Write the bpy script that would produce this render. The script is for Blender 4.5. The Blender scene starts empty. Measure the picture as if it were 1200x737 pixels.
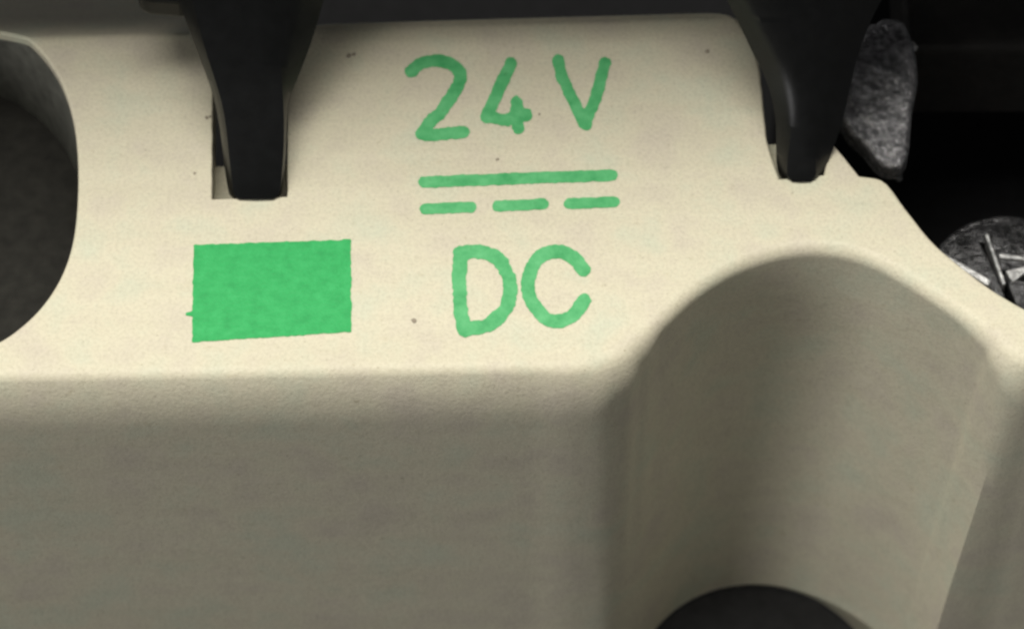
import bpy, math, random
import numpy as np
from mathutils import Vector, noise
from mathutils.geometry import delaunay_2d_cdt

S = 0.001                      # the scene is modelled in millimetres
random.seed(4)
sc = bpy.context.scene
col = sc.collection

# ------------------------------------------------------------------ camera
ELEV = math.radians(55.0)      # angle of view down onto the printed face
DIST = 110.0                   # mm to the printed face
WIDTH = 30.0                   # mm across the frame there
FWD = np.array([0.0, math.cos(ELEV), -math.sin(ELEV)])
UP = np.array([0.0, math.sin(ELEV), math.cos(ELEV)])
CAM = -FWD * DIST
cd = bpy.data.cameras.new('camera'); cam = bpy.data.objects.new('camera', cd); col.objects.link(cam)
cam.location = Vector(CAM) * S
cam.rotation_euler = (math.pi/2 - ELEV, 0, 0)
cd.sensor_fit = 'HORIZONTAL'; cd.sensor_width = 36.0
cd.lens = 36.0 * DIST / WIDTH
cd.clip_start = 0.002; cd.clip_end = 20.0
cd.dof.use_dof = True; cd.dof.focus_distance = DIST * S; cd.dof.aperture_fstop = 110.0
sc.camera = cam

# ------------------------------------------------------------------ light
w = bpy.data.worlds.new('World'); sc.world = w; w.use_nodes = True
bg = w.node_tree.nodes['Background']
bg.inputs[0].default_value = (0.98, 0.98, 0.97, 1); bg.inputs[1].default_value = 0.115

def area(name, loc, target, size, power, colour):
    l = bpy.data.lights.new(name, 'AREA'); l.shape = 'RECTANGLE'
    l.size, l.size_y = size[0]*S, size[1]*S; l.energy = power; l.color = colour
    o = bpy.data.objects.new(name, l); col.objects.link(o)
    o.location = Vector(loc)*S
    o.rotation_euler = (Vector(target)-Vector(loc)).to_track_quat('-Z', 'Y').to_euler()
    return o
area('ceiling_lamp', (-14, 34, 230), (0, 2, 0), (190, 130), 0.765, (1.0, 0.97, 0.905))
area('left_fill_light', (-225, -150, 66), (0, 0, -4), (75, 90), 0.20, (1.0, 0.985, 0.975))  # added unseen lamp, fills the front face and groove from the left

sc.render.engine = 'CYCLES'
sc.cycles.use_denoising = True
sc.cycles.filter_width = 2.6
sc.cycles.max_bounces = 8
sc.view_settings.view_transform = 'Standard'; sc.view_settings.look = 'None'
sc.view_settings.exposure = 0.0; sc.view_settings.gamma = 1.0
sc.view_settings.use_curve_mapping = False

# ------------------------------------------------------------------ materials
def material(name):
    m = bpy.data.materials.new(name); m.use_nodes = True
    return m, m.node_tree.nodes, m.node_tree.links, m.node_tree.nodes['Principled BSDF']
def coords(n, l):
    tc = n.new('ShaderNodeTexCoord'); mp = n.new('ShaderNodeMapping')
    mp.inputs['Scale'].default_value = (1000, 1000, 1000)
    l.new(tc.outputs['Object'], mp.inputs[0]); return mp.outputs[0]
def tex_noise(n, l, v, scale, detail=3, rough=0.55):
    t = n.new('ShaderNodeTexNoise'); t.inputs['Scale'].default_value = scale
    t.inputs['Detail'].default_value = detail; t.inputs['Roughness'].default_value = rough
    l.new(v, t.inputs['Vector']); return t.outputs['Fac']
def ramp(n, l, f, stops):
    r = n.new('ShaderNodeValToRGB'); e = r.color_ramp.elements
    while len(e) < len(stops): e.new(0.5)
    for q, (p, c) in zip(e, stops): q.position = p; q.color = (*c, 1)
    l.new(f, r.inputs[0]); return r.outputs[0]
def mix(n, l, mode, fac, a, b):
    x = n.new('ShaderNodeMix'); x.data_type = 'RGBA'; x.blend_type = mode
    if isinstance(fac, float): x.inputs[0].default_value = fac
    else: l.new(fac, x.inputs[0])
    for s, v in ((6, a), (7, b)):
        if isinstance(v, tuple): x.inputs[s].default_value = (*v, 1)
        else: l.new(v, x.inputs[s])
    return x.outputs[2]
def bump(n, l, h, strength, dist, p, prev=None):
    b = n.new('ShaderNodeBump'); b.inputs['Strength'].default_value = strength
    b.inputs['Distance'].default_value = dist*S
    l.new(h, b.inputs['Height'])
    if prev: l.new(prev, b.inputs['Normal'])
    l.new(b.outputs[0], p.inputs['Normal']); return b.outputs[0]

def plastic_cream():
    m, n, l, p = material('cream_plastic'); v = coords(n, l)
    c = ramp(n, l, tex_noise(n, l, v, 0.55, 4), [(0.30, (0.645, 0.588, 0.468)), (0.5, (0.695, 0.648, 0.49)), (0.70, (0.64, 0.643, 0.492))])
    g = ramp(n, l, tex_noise(n, l, v, 9.0, 2, 0.7), [(0.25, (0.81, 0.805, 0.79)), (0.6, (1, 1, 1))])
    c = mix(n, l, 'MULTIPLY', 0.8, c, g)
    mp2 = n.new('ShaderNodeMapping'); mp2.inputs['Scale'].default_value = (0.12, 1.6, 1.6); l.new(v, mp2.inputs[0])
    st = ramp(n, l, tex_noise(n, l, mp2.outputs[0], 1.0, 4, 0.6), [(0.3, (0.90, 0.895, 0.88)), (0.6, (1, 1, 1))])
    c = mix(n, l, 'MULTIPLY', 0.4, c, st)
    # small blotches where the moulding took a little dirt
    d = ramp(n, l, tex_noise(n, l, v, 3.1, 2), [(0.66, (1, 1, 1)), (0.80, (0.84, 0.82, 0.76))])
    c = mix(n, l, 'MULTIPLY', 0.7, c, d)
    pit = ramp(n, l, tex_noise(n, l, v, 13.0, 1), [(0.66, (1, 1, 1)), (0.78, (0.62, 0.60, 0.55))])
    c = mix(n, l, 'MULTIPLY', 0.6, c, pit)
    k = ramp(n, l, tex_noise(n, l, v, 6.0, 1), [(0.775, (1, 1, 1)), (0.82, (0.52, 0.48, 0.40))])
    c = mix(n, l, 'MULTIPLY', 0.55, c, k)
    l.new(c, p.inputs['Base Color'])
    p.inputs['Roughness'].default_value = 0.52; p.inputs['Specular IOR Level'].default_value = 0.35
    p.inputs['Subsurface Weight'].default_value = 0.0
    q = bump(n, l, tex_noise(n, l, v, 11.0, 3, 0.65), 0.36, 0.045, p)
    bump(n, l, tex_noise(n, l, v, 1.3, 3), 0.22, 0.10, p, q)
    return m
def ink_green():
    m, n, l, p = material('green_ink'); v = coords(n, l)
    c = ramp(n, l, tex_noise(n, l, v, 2.6, 5, 0.65), [(0.25, (0.021, 0.34, 0.088)), (0.5, (0.032, 0.42, 0.113)), (0.75, (0.048, 0.48, 0.142))])
    k = ramp(n, l, tex_noise(n, l, v, 4.5, 2), [(0.70, (1, 1, 1)), (0.82, (0.6, 0.62, 0.5))])
    c = mix(n, l, 'MULTIPLY', 0.8, c, k)
    f = ramp(n, l, tex_noise(n, l, v, 14.0, 2, 0.7), [(0.3, (0.88, 0.90, 0.88)), (0.65, (1, 1, 1))])
    c = mix(n, l, 'MULTIPLY', 0.8, c, f)
    l.new(c, p.inputs['Base Color'])
    p.inputs['Roughness'].default_value = 0.55; p.inputs['Specular IOR Level'].default_value = 0.3
    bump(n, l, tex_noise(n, l, v, 9.0, 3, 0.65), 0.3, 0.05, p)
    return m
def ink_thin():
    m, n, l, p = material('green_ink_thin'); v = coords(n, l)
    c = ramp(n, l, tex_noise(n, l, v, 1.7, 5, 0.65), [(0.30, (0.048, 0.34, 0.11)), (0.5, (0.090, 0.435, 0.160)), (0.72, (0.140, 0.52, 0.215))])
    k = ramp(n, l, tex_noise(n, l, v, 3.5, 2), [(0.66, (1, 1, 1)), (0.80, (0.6, 0.66, 0.55))])
    c = mix(n, l, 'MULTIPLY', 0.7, c, k)
    l.new(c, p.inputs['Base Color'])
    p.inputs['Roughness'].default_value = 0.55; p.inputs['Specular IOR Level'].default_value = 0.3
    bump(n, l, tex_noise(n, l, v, 9.0, 3, 0.65), 0.3, 0.05, p)
    return m
def black_plastic(name, base, rough, grain, spec=0.4, scale=2.2):
    m, n, l, p = material(name); v = coords(n, l)
    c = ramp(n, l, tex_noise(n, l, v, scale, 4), [(0.3, tuple(x*0.75 for x in base)), (0.7, tuple(x*1.3 for x in base))])
    l.new(c, p.inputs['Base Color'])
    p.inputs['Roughness'].default_value = rough; p.inputs['Specular IOR Level'].default_value = spec
    bump(n, l, tex_noise(n, l, v, 6.0, 4, 0.65), grain, 0.12, p)
    return m
def rough_metal(name, lo, hi, rough, scale, strength):
    m, n, l, p = material(name); v = coords(n, l)
    f = tex_noise(n, l, v, scale, 4, 0.7)
    l.new(ramp(n, l, f, [(0.35, lo), (0.68, hi)]), p.inputs['Base Color'])
    p.inputs['Metallic'].default_value = 0.75; p.inputs['Roughness'].default_value = rough
    bump(n, l, tex_noise(n, l, v, scale*1.3, 4, 0.7), strength, 0.25, p)
    return m
CREAM = plastic_cream(); INK = ink_green(); THIN = ink_thin()
BLACK = black_plastic('black_plastic', (0.0045, 0.0048, 0.005), 0.36, 0.07, 0.26)
SHADED = black_plastic('shaded_cream_plastic', (0.14, 0.14, 0.118), 0.6, 0.2, 0.3)  # shade on the cream wall of the round opening, put into the colour
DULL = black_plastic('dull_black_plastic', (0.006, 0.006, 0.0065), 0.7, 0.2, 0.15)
OPENING_DARK = black_plastic('opening_black', (0.013, 0.013, 0.0132), 0.7, 0.2, 0.2)
GLINT = rough_metal('glint_metal', (0.25, 0.25, 0.25), (0.85, 0.85, 0.83), 0.42, 4.0, 0.4)  # pale metal for the painted highlights on the screw
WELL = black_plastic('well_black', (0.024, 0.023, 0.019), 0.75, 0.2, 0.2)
DARK = black_plastic('dark_dust', (0.30, 0.26, 0.20), 0.8, 0.2, 0.2)
ROUGH = rough_metal('sintered_metal', (0.10, 0.10, 0.105), (0.52, 0.51, 0.52), 0.22, 4.2, 0.5)
STEEL = rough_metal('blackened_steel', (0.02, 0.02, 0.0205), (0.15, 0.15, 0.153), 0.2, 3.6, 0.45)

# ------------------------------------------------------------------ helpers
def at(px, py, z=0.0):
    """the point, in mm, where the photograph's (px, py) lies on the level plane z"""
    k = WIDTH/DIST/1200
    d = FWD + np.array([1.0, 0, 0])*(px-600)*k - UP*(py-368.5)*k
    t = (z-CAM[2])/d[2]
    return CAM + d*t
def at2(px, py, z=0.0): return at(px, py, z)[:2]
def on_y(px, py, y):
    k = WIDTH/DIST/1200
    d = FWD + np.array([1.0, 0, 0])*(px-600)*k - UP*(py-368.5)*k
    return CAM + d*((y-CAM[1])/d[1])

def make(name, verts, faces, mat, parent=None, smooth=True, angle=40):
    me = bpy.data.meshes.new(name)
    me.from_pydata([tuple(float(c)*S for c in v) for v in verts], [], [tuple(int(i) for i in f) for f in faces])
    me.materials.append(mat); me.update()
    if smooth:
        me.polygons.foreach_set('use_smooth', [True]*len(me.polygons))
        me.set_sharp_from_angle(angle=math.radians(angle))
    o = bpy.data.objects.new(name, me); col.objects.link(o)
    if parent is not None: o.parent = parent
    return o
def tag(o, label=None, cat=None, group=None, kind=None):
    for k, v in (('label', label), ('category', cat), ('group', group), ('kind', kind)):
        if v: o[k] = v
    return o
def thing(name, label, cat, group=None):
    o = bpy.data.objects.new(name, None); o.empty_display_size = 2*S; col.objects.link(o)
    return tag(o, label, cat, group)

def spline(pts, closed=True, step=0.16):
    """points: (x, y, r, corner[, depth]) -> dense loop through them, straight at corners"""
    P = [np.array([p[0], p[1], p[2], p[4] if len(p) > 4 else 0.0]) for p in pts]
    C = [bool(p[3]) for p in pts]; n = len(P); out = []
    for i in range(n if closed else n-1):
        a, b = P[i], P[(i+1) % n]
        p0 = a if C[i] else P[i-1]
        p3 = b if C[(i+1) % n] else P[(i+2) % n]
        L = float(np.linalg.norm((b-a)[:2])); m = max(1, int(round(L/step)))
        m1 = (b-p0)*0.5 if not C[i] else (b-a)
        m2 = (p3-a)*0.5 if not C[(i+1) % n] else (b-a)
        # keep tangents in proportion to this span (uneven spacing)
        for mm in (m1, m2):
            q = float(np.linalg.norm(mm[:2]))
            if q > 1e-9: mm *= L/q
        m1[2:] = 0; m2[2:] = 0
        for j in range(m):
            t = j/m
            v = (2*t**3-3*t*t+1)*a + (t**3-2*t*t+t)*m1 + (-2*t**3+3*t*t)*b + (t**3-t*t)*m2
            s = t*t*(3-2*t)
            v[2:] = a[2:]*(1-s)+b[2:]*s
            out.append(v)
    return np.array(out)

def normals2(P):
    """outward normals of a counter-clockwise loop (mitred)"""
    a = P-np.roll(P, 1, 0); b = np.roll(P, -1, 0)-P
    na = np.stack([a[:, 1], -a[:, 0]], 1); nb = np.stack([b[:, 1], -b[:, 0]], 1)
    na /= np.maximum(np.linalg.norm(na, axis=1, keepdims=True), 1e-9); nb /= np.maximum(np.linalg.norm(nb, axis=1, keepdims=True), 1e-9)
    m = na+nb; m /= np.maximum(np.linalg.norm(m, axis=1, keepdims=True), 1e-9)
    c = np.clip((m*na).sum(1, keepdims=True), 0.6, 1)
    return m/c
def ccw(P):
    x, y = P[:, 0], P[:, 1]
    return float((x*np.roll(y, -1)-np.roll(x, -1)*y).sum()) > 0

A1 = math.radians(58)
def rim(r, t):
    """edge profile: a plain quarter round where r is small; where it is large, a tight turn and then a long easy curve"""
    w = np.clip((r-0.42)/(1.45-0.42), 0, 1)
    a = math.pi/2*t
    n0, z0 = r*math.sin(a), r*(1-math.cos(a))
    rs, R2 = 0.42, 3.4
    if t < 0.5:
        a = A1*t*2; n1, z1 = rs*math.sin(a), rs*(1-math.cos(a))
    else:
        a = A1+(math.pi/2-A1)*(t*2-1)
        n1 = rs*math.sin(A1)+R2*(math.sin(a)-math.sin(A1)); z1 = rs*(1-math.cos(A1))+R2*(math.cos(A1)-math.cos(a))
    return n0*(1-w)+n1*w, z0*(1-w)+z1*w

def solid(name, loops, height, mat, parent=None, interior=(), wall=None, nseg=7, nlev=12, angle=40):
    """a slab: loops[0] is the outline of its flat top, the others are holes; every edge is rounded by its own r
    and its wall goes down by its own depth"""
    V, F, ring0 = [], [], []
    for li, L in enumerate(loops):
        if ccw(L[:, :2]) != (li == 0): L = L[::-1].copy()
        P, r, dep = L[:, :2], L[:, 2:3], L[:, 3:4]
        N = normals2(P); n = len(P)
        rings = [(P-N*np.minimum(0.06, r*0.4), None)]
        zb = np.array([height(*q) for q in P])[:, None]
        seq = [(P-N*np.minimum(0.06, r*0.4), zb*0+np.array([height(*q) for q in (P-N*np.minimum(0.06, r*0.4))])[:, None])]
        for k in range(2*nseg+1):
            dn, dz = rim(r, k/(2*nseg))
            seq.append((P+N*dn, zb-dz))
        rn, rz = rim(r, 1.0)
        for k in range(1, nlev+1):
            t = k/nlev
            Q = P+N*rn
            z = zb-rz-np.maximum(dep-rz, 0.02)*t
            if wall is not None: Q = wall(Q, z, li)
            seq.append((Q, z))
        base = len(V)
        for Q, z in seq:
            for (x, y), zz in zip(Q, z[:, 0]): V.append((x, y, zz))
        for k in range(len(seq)-1):
            for i in range(n):
                j = (i+1) % n
                F.append((base+k*n+i, base+(k+1)*n+i, base+(k+1)*n+j, base+k*n+j))
        ring0.append(list(range(base, base+n)))
    idx = [i for r_ in ring0 for i in r_]
    pts = [Vector((V[i][0], V[i][1])) for i in idx] + [Vector(p) for p in interior]
    edges, o = [], 0
    for r_ in ring0:
        m = len(r_); edges += [(o+i, o+(i+1) % m) for i in range(m)]; o += m
    vo, _, fo, ov, _, _ = delaunay_2d_cdt(pts, edges, [], 0, 1e-6)
    polys = [[V[i][:2] for i in r_] for r_ in ring0]
    def inside(p, poly):
        c = False; j = len(poly)-1
        for i in range(len(poly)):
            (xi, yi), (xj, yj) = poly[i], poly[j]
            if (yi > p[1]) != (yj > p[1]) and p[0] < (xj-xi)*(p[1]-yi)/(yj-yi)+xi: c = not c
            j = i
        return c
    mp = []
    for k, org in enumerate(ov):
        src = [q for q in org if q < len(idx)]
        if src: mp.append(idx[src[0]])
        else: V.append((vo[k][0], vo[k][1], height(vo[k][0], vo[k][1]))); mp.append(len(V)-1)
    for f in fo:
        cx = sum(vo[i][0] for i in f)/len(f); cy = sum(vo[i][1] for i in f)/len(f)
        if inside((cx, cy), polys[0]) and not any(inside((cx, cy), q) for q in polys[1:]):
            t = [mp[i] for i in f]
            a, b, c = (V[i] for i in t[:3])
            if (b[0]-a[0])*(c[1]-a[1])-(b[1]-a[1])*(c[0]-a[0]) < 0: t.reverse()
            F.append(tuple(t))
    return make(name, V, F, mat, parent, angle=angle)

def tube(name, centre, r_out, r_in, z0, z1, mat, parent=None, n=64, floor=True, edge=0.12):
    prof = [(r_out, z1), (r_out, z0-edge), (r_out-edge*0.3, z0-edge*0.3), (r_out-edge, z0), (r_in+edge, z0), (r_in+edge*0.3, z0-edge*0.3), (r_in, z0-edge), (r_in, z1)]
    V = [(centre[0]+r*math.cos(2*math.pi*i/n), centre[1]+r*math.sin(2*math.pi*i/n), z) for r, z in prof for i in range(n)]
    F = [(k*n+i, k*n+(i+1) % n, (k+1)*n+(i+1) % n, (k+1)*n+i) for k in range(len(prof)-1) for i in range(n)]
    if floor: F.append(tuple((len(prof)-1)*n+i for i in range(n)))
    return make(name, V, F, mat, parent)

def box(name, lo, hi, mat, parent=None, bev=0.15):
    V = [(x, y, z) for x in (lo[0], hi[0]) for y in (lo[1], hi[1]) for z in (lo[2], hi[2])]
    F = [(0, 1, 3, 2), (4, 6, 7, 5), (0, 4, 5, 1), (2, 3, 7, 6), (0, 2, 6, 4), (1, 5, 7, 3)]
    o = make(name, V, F, mat, parent, smooth=False)
    if bev:
        b = o.modifiers.new('bevel', 'BEVEL'); b.width = bev*S; b.segments = 3
    return o

# ------------------------------------------------------------------ the housing
EDGE_L, EDGE_R = at2(60, 47), at2(860, 24)            # the line where the printed face begins to fall away at the back
bd = (EDGE_R-EDGE_L)/np.linalg.norm(EDGE_R-EDGE_L); bn = np.array([-bd[1], bd[0]])
def height(x, y):
    d = float((np.array([x, y])-EDGE_L) @ bn)
    R, lim = 0.3, 0.62                                  # rounded shoulder, then a slope
    if d <= 0: return 0.0
    if d < R*lim: return -(R-math.sqrt(R*R-d*d))
    z0 = -(R-math.sqrt(R*R-(R*lim)**2))
    return z0-(d-R*lim)*lim/math.sqrt(1-lim*lim)

RF, RG = 1.45, 0.42
T = 1.5                                                # plate thickness where it is only a plate
BACK = -170                                            # row where the sloping back ends, outside the frame
def px(x, y, r, corner=0, depth=T): a = at2(x, y); return (a[0], a[1], r, corner, depth)
outline_px = [
    px(-330, 438.5, RF, 1, 30), px(-40, 433.7, RF, 0, 30), px(120, 431.0, RF, 0, 30), px(300, 428, RF, 0, 30), px(480, 425.0, RF, 0, 30),
    px(620, 422.7, RF, 0, 30), px(676, 420.2, 1.3, 0, 30), px(713, 409, 0.85, 0, 30), px(738, 393, 0.55, 0, 30), px(768, 366, RG, 0, 30),
    px(804, 334, RG, 0, 30), px(846, 307, RG, 0, 30), px(895, 288, RG, 0, 30), px(945, 280, RG, 0, 30), px(990, 283, RG, 0, 30), px(1034, 297, RG, 0, 30),
    px(1080, 323, RG, 0, 30), px(1128, 355, RG, 0, 30), px(1170, 385, 0.5, 0, 30), px(1188, 401, 0.7, 0, 30), px(1203, 409.5, 1.05, 0, 30), px(1220, 412.4, RF, 0, 30), px(1250, 412.2, RF, 0, 30), px(1420, 409.4, RF, 1, 30),
    px(1420, 470, 0.15, 1, 6), px(1320, 423, 0.15, 0, 6), px(1202, 366, 0.12, 0, 6), px(1153, 337, 0.12, 0, 6), px(1105, 299, 0.12, 0, 6), px(1084, 279, 0.12, 0), px(1054, 241, 0.12, 0),
    px(1040, 222, 0.12, 0), px(1031, 213, 0.10, 0), px(1005, 208, 0.08, 1), px(976, 172, 0.08, 1),
    px(968, 207, 0.08, 1), px(911, 212, 0.08, 1), px(897, 170, 0.08, 0), px(893, 140, 0.08, 0), px(889, 100, 0.1, 0), px(884, 68, 0.12, 0), px(874, 45, 0.15, 0), px(858, 24, 0.2, 0), px(835, 17, 0.3, 0), px(760, 18, 0.3, 0), px(600, 22, 0.3, 0), px(400, 29, 0.3, 0),
    px(341, 31, 0.15, 1), px(339, 130, 0.06, 0), px(339, 232, 0.06, 1), px(246, 235, 0.06, 1), px(247, 120, 0.06, 0), px(248, 30, 0.08, 0), px(250, BACK, 0.2, 1),
    px(-330, BACK, 0.2, 1)]
hole_px = [px(95, 190, 0.10, 0, 0.3), px(94, 245, 0.10, 0, 0.3), px(88, 288, 0.10, 0, 0.3), px(75, 325, 0.1, 0, 0.3), px(54, 358, 0.1, 0, 0.3), px(28, 384, 0.1, 0, 0.3), px(0, 403, 0.1, 0, 0.3),
           px(-40, 417, 0.1, 0, 0.3), px(-92, 422, 0.1, 0, 0.3), px(-150, 415, 0.1, 0, 0.3), px(-215, 385, 0.1, 0, 0.3), px(-265, 320, 0.1, 0, 0.3), px(-280, 215, 0.1, 0, 0.3), px(-262, 110, 0.1, 0, 0.3),
           px(-215, 45, 0.1, 0, 0.3), px(-150, 12, 0.1, 0, 0.3), px(-92, 4, 0.1, 0, 0.3), px(-40, 8, 0.1, 0, 0.3), px(-2, 20, 0.1, 0, 0.3), px(33, 42, 0.1, 0, 0.3), px(58, 68, 0.1, 0, 0.3), px(77, 100, 0.1, 0, 0.3), px(90, 143, 0.1, 0, 0.3)]
outer = spline(outline_px); hole = spline(hole_px)
for q in outer:                                        # the thin edges are a little rough from moulding
    if q[2] < 0.21: q[0] += 0.016*noise.noise((q[0]*2.5, q[1]*2.5, 3)); q[1] += 0.016*noise.noise((q[0]*2.5, q[1]*2.5, 8))

# the screwdriver groove narrows and grows shallower towards its foot
front_y = at2(620, 424)[1]-float(rim(np.array(RF), 1.0)[0])
GD = -17.5                                             # level of its foot
gl, gr = at2(712, 800, GD), at2(1080, 800, GD)
apex = at2(882, 684, GD)
HOLE_R = 4.0
arc_l, arc_r = at2(724, 404), at2(1186, 392)
print('front_y', front_y, 'GD', GD, 'gl', gl, 'gr', gr, 'apex', apex)
def groove_wall(Q, z, li):
    if li: return Q
    out = Q.copy()
    xl, xr = arc_l[0], arc_r[0]
    for i, (x, y) in enumerate(Q):
        if y > 5 or x < xl-0.8 or x > xr+0.8: continue
        if loop_depth[i] < 20: continue
        u = (x-xl)/(xr-xl)
        uc = min(max(u, 0), 1)
        nx = gl[0]+(gr[0]-gl[0])*uc
        if u < 0: nx += x-xl
        if u > 1: nx += x-xr
        # profile at the foot: skewed arch, apex at the hole
        ua = (apex[0]-gl[0])/(gr[0]-gl[0])
        if uc < ua: s = math.sin(math.pi/2*uc/ua)**1.7
        else: s = math.cos(math.pi/2*(uc-ua)/(1-ua))
        ny = front_y+(apex[1]-front_y)*s**0.62
        dx = x+(nx-x)-apex[0]
        ax = abs(dx); lim = 0.8*HOLE_R                   # the wall keeps clear of the round opening at its foot
        ring = math.sqrt(HOLE_R**2-ax*ax) if ax < lim else 0.6*HOLE_R-(ax-lim)*1.333
        ring += apex[1]+0.05-HOLE_R
        if dx < 0: kk = 0.45; ring = front_y+kk*math.log1p(math.exp(min(30, (ring-front_y)/kk)))
        if ring > front_y: ny = max(ny, ring)
        t = min(max(z[i, 0]/GD, 0), 1.5)
        t = t-0.04*math.sin(2*math.pi*t) if t < 1 else t
        e = min(1.0, max(0.0, (x-(xl-0.8))/0.8))*min(1.0, max(0.0, ((xr+0.8)-x)/0.8)); e = e*e*(3-2*e)
        out[i, 0] += (nx-x)*t*e; out[i, 1] += (ny-y)*min(t, 1.0)*e if s > 0.02 else (ny-y)*t*e
    return out
_L = outer if ccw(outer[:, :2]) else outer[::-1]
loop_depth = _L[:, 3]

housing = thing('contactor_housing', 'cream plastic relay housing printed 24 V DC in green above its grooved front', 'housing')
interior = []
for a in np.arange(-30, 30, 0.5):
    for b in list(np.arange(-0.05, 1.2, 0.12))+[1.6, 2.2, 3.0, 4.0]:
        p = EDGE_L+bd*a+bn*b
        interior.append((float(p[0]), float(p[1])))
shell = solid('shell', [outer, hole], height, CREAM, housing, interior=interior, wall=groove_wall, nlev=26, angle=38)

# small ledges at the front end of both notches
def ledge(pts, z, th):
    P = [at2(x, y, z) for x, y in pts]
    n = len(P)
    V = [(p[0], p[1], z) for p in P]+[(p[0], p[1], z-th) for p in P]
    F = [tuple(range(n-1, -1, -1)) if ccw(np.array(P)) is False else tuple(range(n)), tuple(range(2*n-1, n-1, -1))]+[(i, i+n, (i+1) % n+n, (i+1) % n) for i in range(n)]
    return make('notch_ledge', V, F, CREAM, housing, smooth=False)
ledge([(240, 242), (345, 238), (345, 193), (240, 196)], -1.35, 1.2)
ledge([(893, 218), (974, 214), (972, 168), (893, 170)], -0.85, 1.2)

# black lining of the big round opening, and the dark screw opening at the foot of the groove
hc = hole[:, :2].mean(0)
def ring_part(name, loop, z0, z1, mat, grow, floor=True):
    N = normals2(loop if ccw(loop) else loop[::-1]); L = loop if ccw(loop) else loop[::-1]
    n = len(L); V = []; prof = [(grow-0.04, z0), (grow-0.08, z0-0.04), (grow-0.12, z1)]
    for g, z in prof:
        for p, q in zip(L, N): V.append((p[0]+q[0]*g, p[1]+q[1]*g, z+(0 if floor or z < -2 else height(*p))))
    F = [(k*n+i, k*n+(i+1) % n, (k+1)*n+(i+1) % n, (k+1)*n+i) for k in range(len(prof)-1) for i in range(n)]
    if floor: F.append(tuple((len(prof)-1)*n+i for i in range(n)))
    return make(name, V, F, mat, housing)
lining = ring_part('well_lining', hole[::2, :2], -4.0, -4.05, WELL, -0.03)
shaded_wall = ring_part('well_wall_shaded', hole[:, :2], -0.30, -4.3, SHADED, -0.02, False)  # upright wall of the opening, coloured grey for its shade
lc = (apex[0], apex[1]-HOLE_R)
foot_disc = tube('opening_disc', lc, HOLE_R, HOLE_R-0.12, GD+0.02, GD-0.04, OPENING_DARK, housing, n=96, edge=0.05)  # flat dark disc standing in for the depth of the opening

# ------------------------------------------------------------------ printing
def seg_dist(P, a, b):
    a, b = np.array(a, float), np.array(b, float); d = b-a
    t = np.clip(((P-a) @ d)/max(d @ d, 1e-9), 0, 1)
    return np.linalg.norm(P-(a+t[..., None]*d), axis=-1)
def smooth_path(pts, closed=False):
    q = [(x, y, 0, 0) for x, y in pts]
    if closed: return [tuple(v[:2]) for v in spline(q, True, 3.0)]
    q = [(q[0][0], q[0][1], 0, 1)]+q[1:-1]+[(q[-1][0], q[-1][1], 0, 1)]
    return [tuple(v[:2]) for v in spline(q, False, 3.0)]+[pts[-1]]
def field_mesh(name, fn, bbox, z, mat, parent, cell=1.6, rough=1.0, seed=0):
    x0, y0, x1, y1 = bbox
    xs = np.arange(x0, x1+cell, cell); ys = np.arange(y0, y1+cell, cell)
    X, Y = np.meshgrid(xs, ys, indexing='ij'); P = np.stack([X, Y], -1)
    D = fn(P)
    for i in range(len(xs)):
        for j in range(len(ys)):
            if abs(D[i, j]) < 8:
                D[i, j] += rough*(noise.noise((xs[i]/11, ys[j]/11, seed))*1.1+noise.noise((xs[i]/4.5, ys[j]/4.5, seed+9))*1.3)
    V, F, key = [], [], {}
    def vid(k, p):
        if k not in key:
            q = at(p[0], p[1], z); key[k] = len(V); V.append(q)
        return key[k]
    for i in range(len(xs)-1):
        for j in range(len(ys)-1):
            c = [(i, j), (i, j+1), (i+1, j+1), (i+1, j)]; d = [D[k] for k in c]
            if all(v >= 0 for v in d): continue
            f = []
            for k in range(4):
                a, b = c[k], c[(k+1) % 4]; da, db = d[k], d[(k+1) % 4]
                if da < 0: f.append(vid(a, (xs[a[0]], ys[a[1]])))
                if (da < 0) != (db < 0):
                    t = da/(da-db)
                    f.append(vid(('e',)+tuple(sorted((a, b))), (xs[a[0]]+(xs[b[0]]-xs[a[0]])*t, ys[a[1]]+(ys[b[1]]-ys[a[1]])*t)))
            if len(f) >= 3: F.append(tuple(f))
    # pixel rows run downwards: (i, j) order above is counter-clockwise seen from above
    return make(name, V, F, mat, parent, smooth=False)
def strokes(name, paths, hw, mat=THIN, rough=1.0, seed=0, z=0.014):
    allp = [p for q in paths for p in q]
    bb = (min(p[0] for p in allp)-hw-5, min(p[1] for p in allp)-hw-5, max(p[0] for p in allp)+hw+5, max(p[1] for p in allp)+hw+5)
    def fn(P):
        d = np.full(P.shape[:2], 1e9)
        for q in paths:
            for a, b in zip(q, q[1:]): d = np.minimum(d, seg_dist(P, a, b))
        return d-hw
    return field_mesh(name, fn, bb, z, mat, housing, rough=rough, seed=seed)
two = smooth_path([(482, 84), (491, 76), (508, 71.5), (525, 74), (537, 82), (539, 93), (533, 107), (517, 130), (503, 145), (494, 157)])+[(508, 158.5), (543, 155)]
strokes('digit_two', [two], 7.4, seed=1)
strokes('digit_four', [[(599, 74), (585, 104), (570, 137), (594, 141), (617, 135)], [(605, 120), (606, 136), (607, 150)]], 7.3, seed=2)
strokes('letter_v', [[(654, 71), (659, 92), (685, 145), (698, 115), (709, 74)], [(683, 138), (687, 146)]], 7.0, seed=3)
strokes('voltage_bar', [[(497, 213.5), (602, 209.5), (717, 205.5)]], 6.8, rough=0.7, seed=4)
for k, (a, b) in enumerate((((498, 245), (552, 242.5)), ((583, 241.5), (637, 239)), ((667, 239), (720, 236.5)))):
    strokes('voltage_dash', [[a, b]], 6.4, rough=0.7, seed=5+k)
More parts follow.
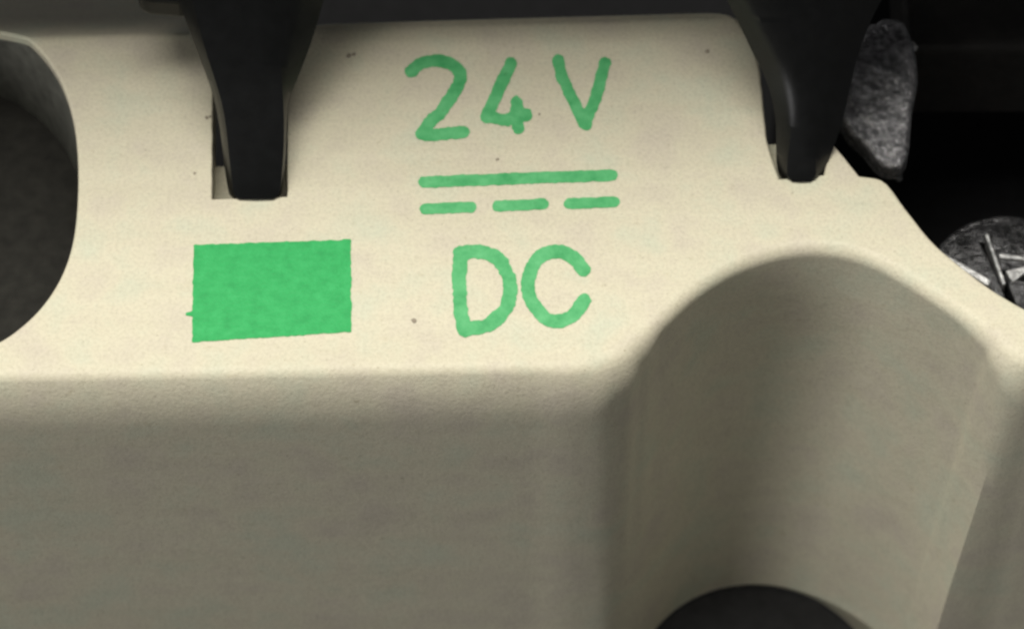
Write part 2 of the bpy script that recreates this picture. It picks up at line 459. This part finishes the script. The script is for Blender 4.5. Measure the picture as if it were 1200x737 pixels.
D_ = smooth_path([(539, 297), (560, 295), (582, 302), (594, 320), (598, 342), (592, 362), (573, 380), (544, 386)])+[(540, 364), (538, 329), (539, 297)]
strokes('letter_d', [D_], 8.4, rough=1.3, seed=11)
strokes('letter_c', [smooth_path([(684, 316), (672, 302), (655, 294.5), (635, 299), (623, 315), (619, 338), (627, 360), (648, 376), (671, 370), (685, 351)])], 8.0, seed=12)
R4 = [(227, 287), (411, 280.5), (412, 389), (225, 401)]
def rect(P):
    d = np.full(P.shape[:2], -1e9)
    for a, b in zip(R4, R4[1:]+R4[:1]):
        a, b = np.array(a, float), np.array(b, float); t = (b-a)/np.linalg.norm(b-a); nrm = np.array([t[1], -t[0]])
        d = np.maximum(d, (P-a) @ nrm)
    return np.minimum(d, seg_dist(P, (219, 368), (232, 368))-2.0)
field_mesh('green_rectangle', rect, (210, 270, 425, 412), 0.014, INK, housing, cell=2.2, rough=0.8, seed=20)

# specks of dust on the printed face
specks = [(242, 138, 2.6), (246, 137, 1.8), (829, 61, 2.6), (485, 376, 3.0), (409, 65, 3.2), (415, 64, 2.2), (583, 187, 2.2), (228, 203, 1.8), (632, 134, 1.6)]
def spk(P):
    d = np.full(P.shape[:2], 1e9)
    for x, y, r in specks: d = np.minimum(d, np.linalg.norm(P-np.array([x, y]), axis=-1)-r)
    return d
V, F = [], []
for x, y, r in specks:
    n = 7; b = len(V)
    for k in range(n):
        a = 2*math.pi*k/n; q = r*random.uniform(0.6, 1.15)
        V.append(at(x+q*1.2*math.cos(a), y-q*math.sin(a), 0.010))
    c = at(x, y, 0.035); V.append(c)
    F += [(b+k, b+(k+1) % n, b+n) for k in range(n)]
tag(make('dust_specks', V, F, DARK, housing), kind='stuff')

# ------------------------------------------------------------------ the two black prongs
def rowz(y, table):
    return float(np.interp(y, [t[0] for t in table], [t[1] for t in table]))
def prong(name, rows, ztab, label, flip=False):
    """rows: (row, outer left, ridge left, ridge right, outer right); the ridges stand forward of the outer edges"""
    ys = np.array([r[0] for r in rows], float); A = np.array([r[1:5] for r in rows], float)
    samp = np.linspace(ys[0], ys[-1], 60); V, F = [], []
    def soft(s, xs, vs):
        h = 16.0*min(1.0, (ys[-1]-s)/30.0)               # eased so that no kink shows between the rows
        return float(np.mean([np.interp(s+d*h, xs, vs) for d in (-1, -.66, -.33, 0, .33, .66, 1)]))
    for s in samp:
        xl, rl, rr, xr = [soft(s, ys, A[:, k]) for k in range(4)]
        z = soft(s, [t[0] for t in ztab], [t[1] for t in ztab])
        back = np.array([0.0, 1.35, -0.75])
        tip = min(1.0, (ys[-1]-s)/10.0); fl = 0.35+0.65*math.sqrt(max(tip, 0)) if tip < 1 else 1.0
        pl = at(xl, s, z-0.45); pr = at(xr, s, z-0.45)
        ql = at(rl, s, z); qr = at(rr, s, z)
        qm = (ql+qr)/2+np.array([0, -0.06, 0.06])*fl
        bl = pl+back*fl+np.array([0.1, 0, 0]); br = pr+back*fl-np.array([0.1, 0, 0])
        V += [pl, pl*0.35+ql*0.65+np.array([0, -.02, .03]), ql, qm, qr, pr*0.35+qr*0.65+np.array([0, -.02, .03]), pr, br, bl]
    n = 9
    for k in range(len(samp)-1):
        for i in range(n):
            j = (i+1) % n
            F.append((k*n+i, (k+1)*n+i, (k+1)*n+j, k*n+j))
    F.append(tuple(range(n))); F.append(tuple((len(samp)-1)*n+i for i in range(n-1, -1, -1)))
    root = thing(name, label, 'prong', 'black prongs seated in the notches of the housing')
    o = make('blade', V, F, BLACK, root, angle=32)
    return root
zt = [(-110, 7.0), (0, 4.2), (90, 2.5), (150, 1.5), (200, 0.66), (233, 0.07)]
left = prong('latch_prong', [(-90, 165, 205, 350, 410), (0, 208, 226, 345, 379), (28, 219, 232, 337, 372), (67, 233, 243, 329, 359), (93, 244, 252, 330, 348), (120, 252, 260, 332, 338.5), (141, 256, 264, 333, 336), (169, 260, 267, 333, 335.5), (198, 263, 270, 331, 334), (222, 267, 273, 329, 331), (230, 269, 275, 326, 329), (233.5, 274, 280, 320, 325)], zt,
      'black plastic prong seated in the notch above the green rectangle')
right = prong('latch_prong', [(-90, 815, 850, 985, 1075), (0, 851, 880, 985, 1034), (20, 862, 888, 980, 1022), (49, 876, 905, 972, 1011), (70, 886, 916, 966, 1003), (92, 898, 925, 960, 999), (125, 907, 930, 956, 991), (150, 910, 928, 955, 986), (175, 909, 924, 955, 976), (195, 910, 922, 956, 968), (204, 912, 922, 957, 968), (209, 915, 924, 955, 964), (213, 922, 929, 950, 957)],
      [(-110, 6.9), (0, 4.1), (90, 2.2), (150, 1.12), (190, 0.44), (213, 0.06)],
      'black plastic prong seated in the right notch above the arched groove')

# the black cover they hang from: only the end of its lower rail reaches into the picture
cover = thing('black_cover', 'black plastic cover rail at the top edge left of the first prong', 'cover')
def slab(name, pts, z, th, mat, parent, bev=0.25):
    P = [at2(x, y, z) for x, y in pts]
    if not ccw(np.array(P)): P = P[::-1]
    n = len(P); V = [(p[0], p[1], z) for p in P]+[(p[0], p[1], z-th) for p in P]
    F = [tuple(range(n)), tuple(range(2*n-1, n-1, -1))]+[(i, i+n, (i+1) % n+n, (i+1) % n) for i in range(n)]
    o = make(name, V, F, mat, parent, smooth=False)
    if bev:
        b = o.modifiers.new('bevel', 'BEVEL'); b.width = bev*S; b.segments = 3
    return o
slab('rail', [(160, -80), (160, -10), (171, -2), (216, 1), (222, -80)], 3.6, 0.9, BLACK, cover)
c0 = at(300, -45, 3.0)
box('shade_panel', (c0[0]-20, 10.1, 6.6), (c0[0]+32, 30, 20), BLACK, cover, bev=0.5)  # unseen block, added to shade the back of the printed face

# ------------------------------------------------------------------ what stands behind and below
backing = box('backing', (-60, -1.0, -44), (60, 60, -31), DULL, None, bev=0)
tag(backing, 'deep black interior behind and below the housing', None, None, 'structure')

ledge0 = at(1052, 206, -10)
tag(box('inner_ledge', (ledge0[0]-2.5, ledge0[1]-3.0, -31), (ledge0[0]+14, ledge0[1]+16, -10), DULL, None, 0.3), 'dull black inner ledge of the dark bay at right between metal lug and screw', 'ledge')
b0 = at(1062, 56, -2.0)
tag(box('black_frame_bar', (b0[0], b0[1], -5.5), (b0[0]+22, b0[1]+12, -2.0), black_plastic('bar_black', (0.02, 0.018, 0.016), 0.6, 0.2), None, 0.3),
    'black plastic bar across the upper right corner beside the rough metal piece', 'bar')

# rough grey piece of metal beside the right prong
mp_ = [(1026, 33), (1050, 27), (1060, 42), (1068, 86), (1061, 127), (1056, 178), (1046, 189), (1021, 165), (994, 139), (994, 124), (1001, 82), (1010, 56)]
L = spline([(*at2(x, y, -1.5), 0.22, 0, 0.7) for x, y in mp_])
mc = L[:, :2].mean(0)
def lump(x, y):
    return -1.5+0.16*noise.noise((x*1.3, y*1.3, 2.0))+0.16*noise.noise((x*3.1, y*3.1, 5.0))+0.07*noise.noise((x*6, y*6, 7.0))
inn = [(mc[0]+a, mc[1]+b) for a in np.arange(-2, 2, 0.14) for b in np.arange(-3.2, 3.2, 0.14)]
metal = solid('metal_lug', [L], lump, ROUGH, None, interior=[(float(a), float(b)) for a, b in inn], nlev=4, angle=60)
tag(metal, 'rough grainy dark grey metal lug just right of the right prong', 'metal lug')

# terminal screw, half hidden behind the housing
ZS = -3.6
screw = thing('terminal_screw', 'dark steel cross slot screw head at the right edge behind the housing', 'screw')
sctr = at2(1188, 322, ZS)
SR = float(np.linalg.norm(at2(1097, 322, ZS)-sctr))
def dome(x, y):
    q = ((x-sctr[0])**2+(y-sctr[1])**2)/SR**2
    return ZS-0.35*q+0.05*noise.noise((x*2.4, y*2.4, 1.0))+0.03*noise.noise((x*6, y*6, 3.0))
circ = np.array([(sctr[0]+SR*math.cos(a), sctr[1]+SR*math.sin(a), 0.2, 1.5) for a in np.linspace(0, 2*math.pi, 90, endpoint=False)])
# the cross: its long arm runs from upper left to lower right
e1 = np.array([0.27, -0.963]); e2 = np.array([0.985, -0.06])
sw, arm, arm2 = 0.21, SR*0.60, SR*0.62
ccx = sctr+np.array([-0.42, 0.05])
cross = [(arm2, sw*1.1), (-sw, sw), (-arm, sw), (-arm, -sw), (-sw, -sw), (arm2, -sw*1.1)]
cross = [(a, b) for a, b in [(-arm, -sw), (-arm, sw), (-sw*1.3, sw), (-sw*1.6, SR*0.62), (sw*1.6, SR*0.62), (sw*1.3, sw), (SR*0.72, sw), (SR*0.72, -sw)]]
cl = spline([(*(ccx+e1*a+e2*b), 0.09, 1, 0.9) for a, b in cross], step=0.1)
ii = [(float(sctr[0]+a), float(sctr[1]+b)) for a in np.arange(-SR, SR, 0.15) for b in np.arange(-SR, SR, 0.15) if a*a+b*b < (SR-0.25)**2]
solid('head', [circ, cl], dome, STEEL, screw, interior=ii, nlev=3, angle=50)
slab('rim_glint', [(1104, 294), (1162, 327), (1159, 335), (1101, 302)], -0.9, 0.7, GLINT, screw, bev=0.08)  # bright bar shaped as the highlight along the screw's rim
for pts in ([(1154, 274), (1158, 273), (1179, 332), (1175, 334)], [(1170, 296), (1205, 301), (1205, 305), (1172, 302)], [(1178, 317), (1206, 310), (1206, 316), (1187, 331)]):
    slab('slot_glint', pts, ZS+0.06, 0.5, GLINT, screw, bev=0.04)  # bright slivers standing in for highlights around the slot
tube('shank', sctr, SR*0.98, 0.02, ZS-1.25, -16, DULL, screw, n=48, floor=False, edge=0.01)

# two bright crumbs of metal in the dark
for k, (x, y, z, r, lb) in enumerate(((1070, 55, -1.9, 0.13, 'tiny bright metal crumb on the right side of the rough metal lug'), (1052, 206, -9.9, 0.14, 'tiny pale metal crumb in the dark below the rough metal lug'))):
    c = at(x, y, z); V = []; n = 8
    for a in range(5):
        for b in range(n):
            q = r*random.uniform(0.75, 1.2); th = math.pi*(a+0.5)/5; ph = 2*math.pi*b/n
            V.append(c+np.array([q*math.sin(th)*math.cos(ph), q*1.5*math.sin(th)*math.sin(ph), q*math.cos(th)]))
    F = [(a*n+b, (a+1)*n+b, (a+1)*n+(b+1) % n, a*n+(b+1) % n) for a in range(4) for b in range(n)]+[tuple(range(n)), tuple(4*n+b for b in range(n-1, -1, -1))]
    tag(make('metal_crumb', V, F, rough_metal('bright_metal', (0.5, 0.5, 0.48), (0.8, 0.8, 0.78), 0.3, 3, 0.3), None), lb, 'metal crumb')
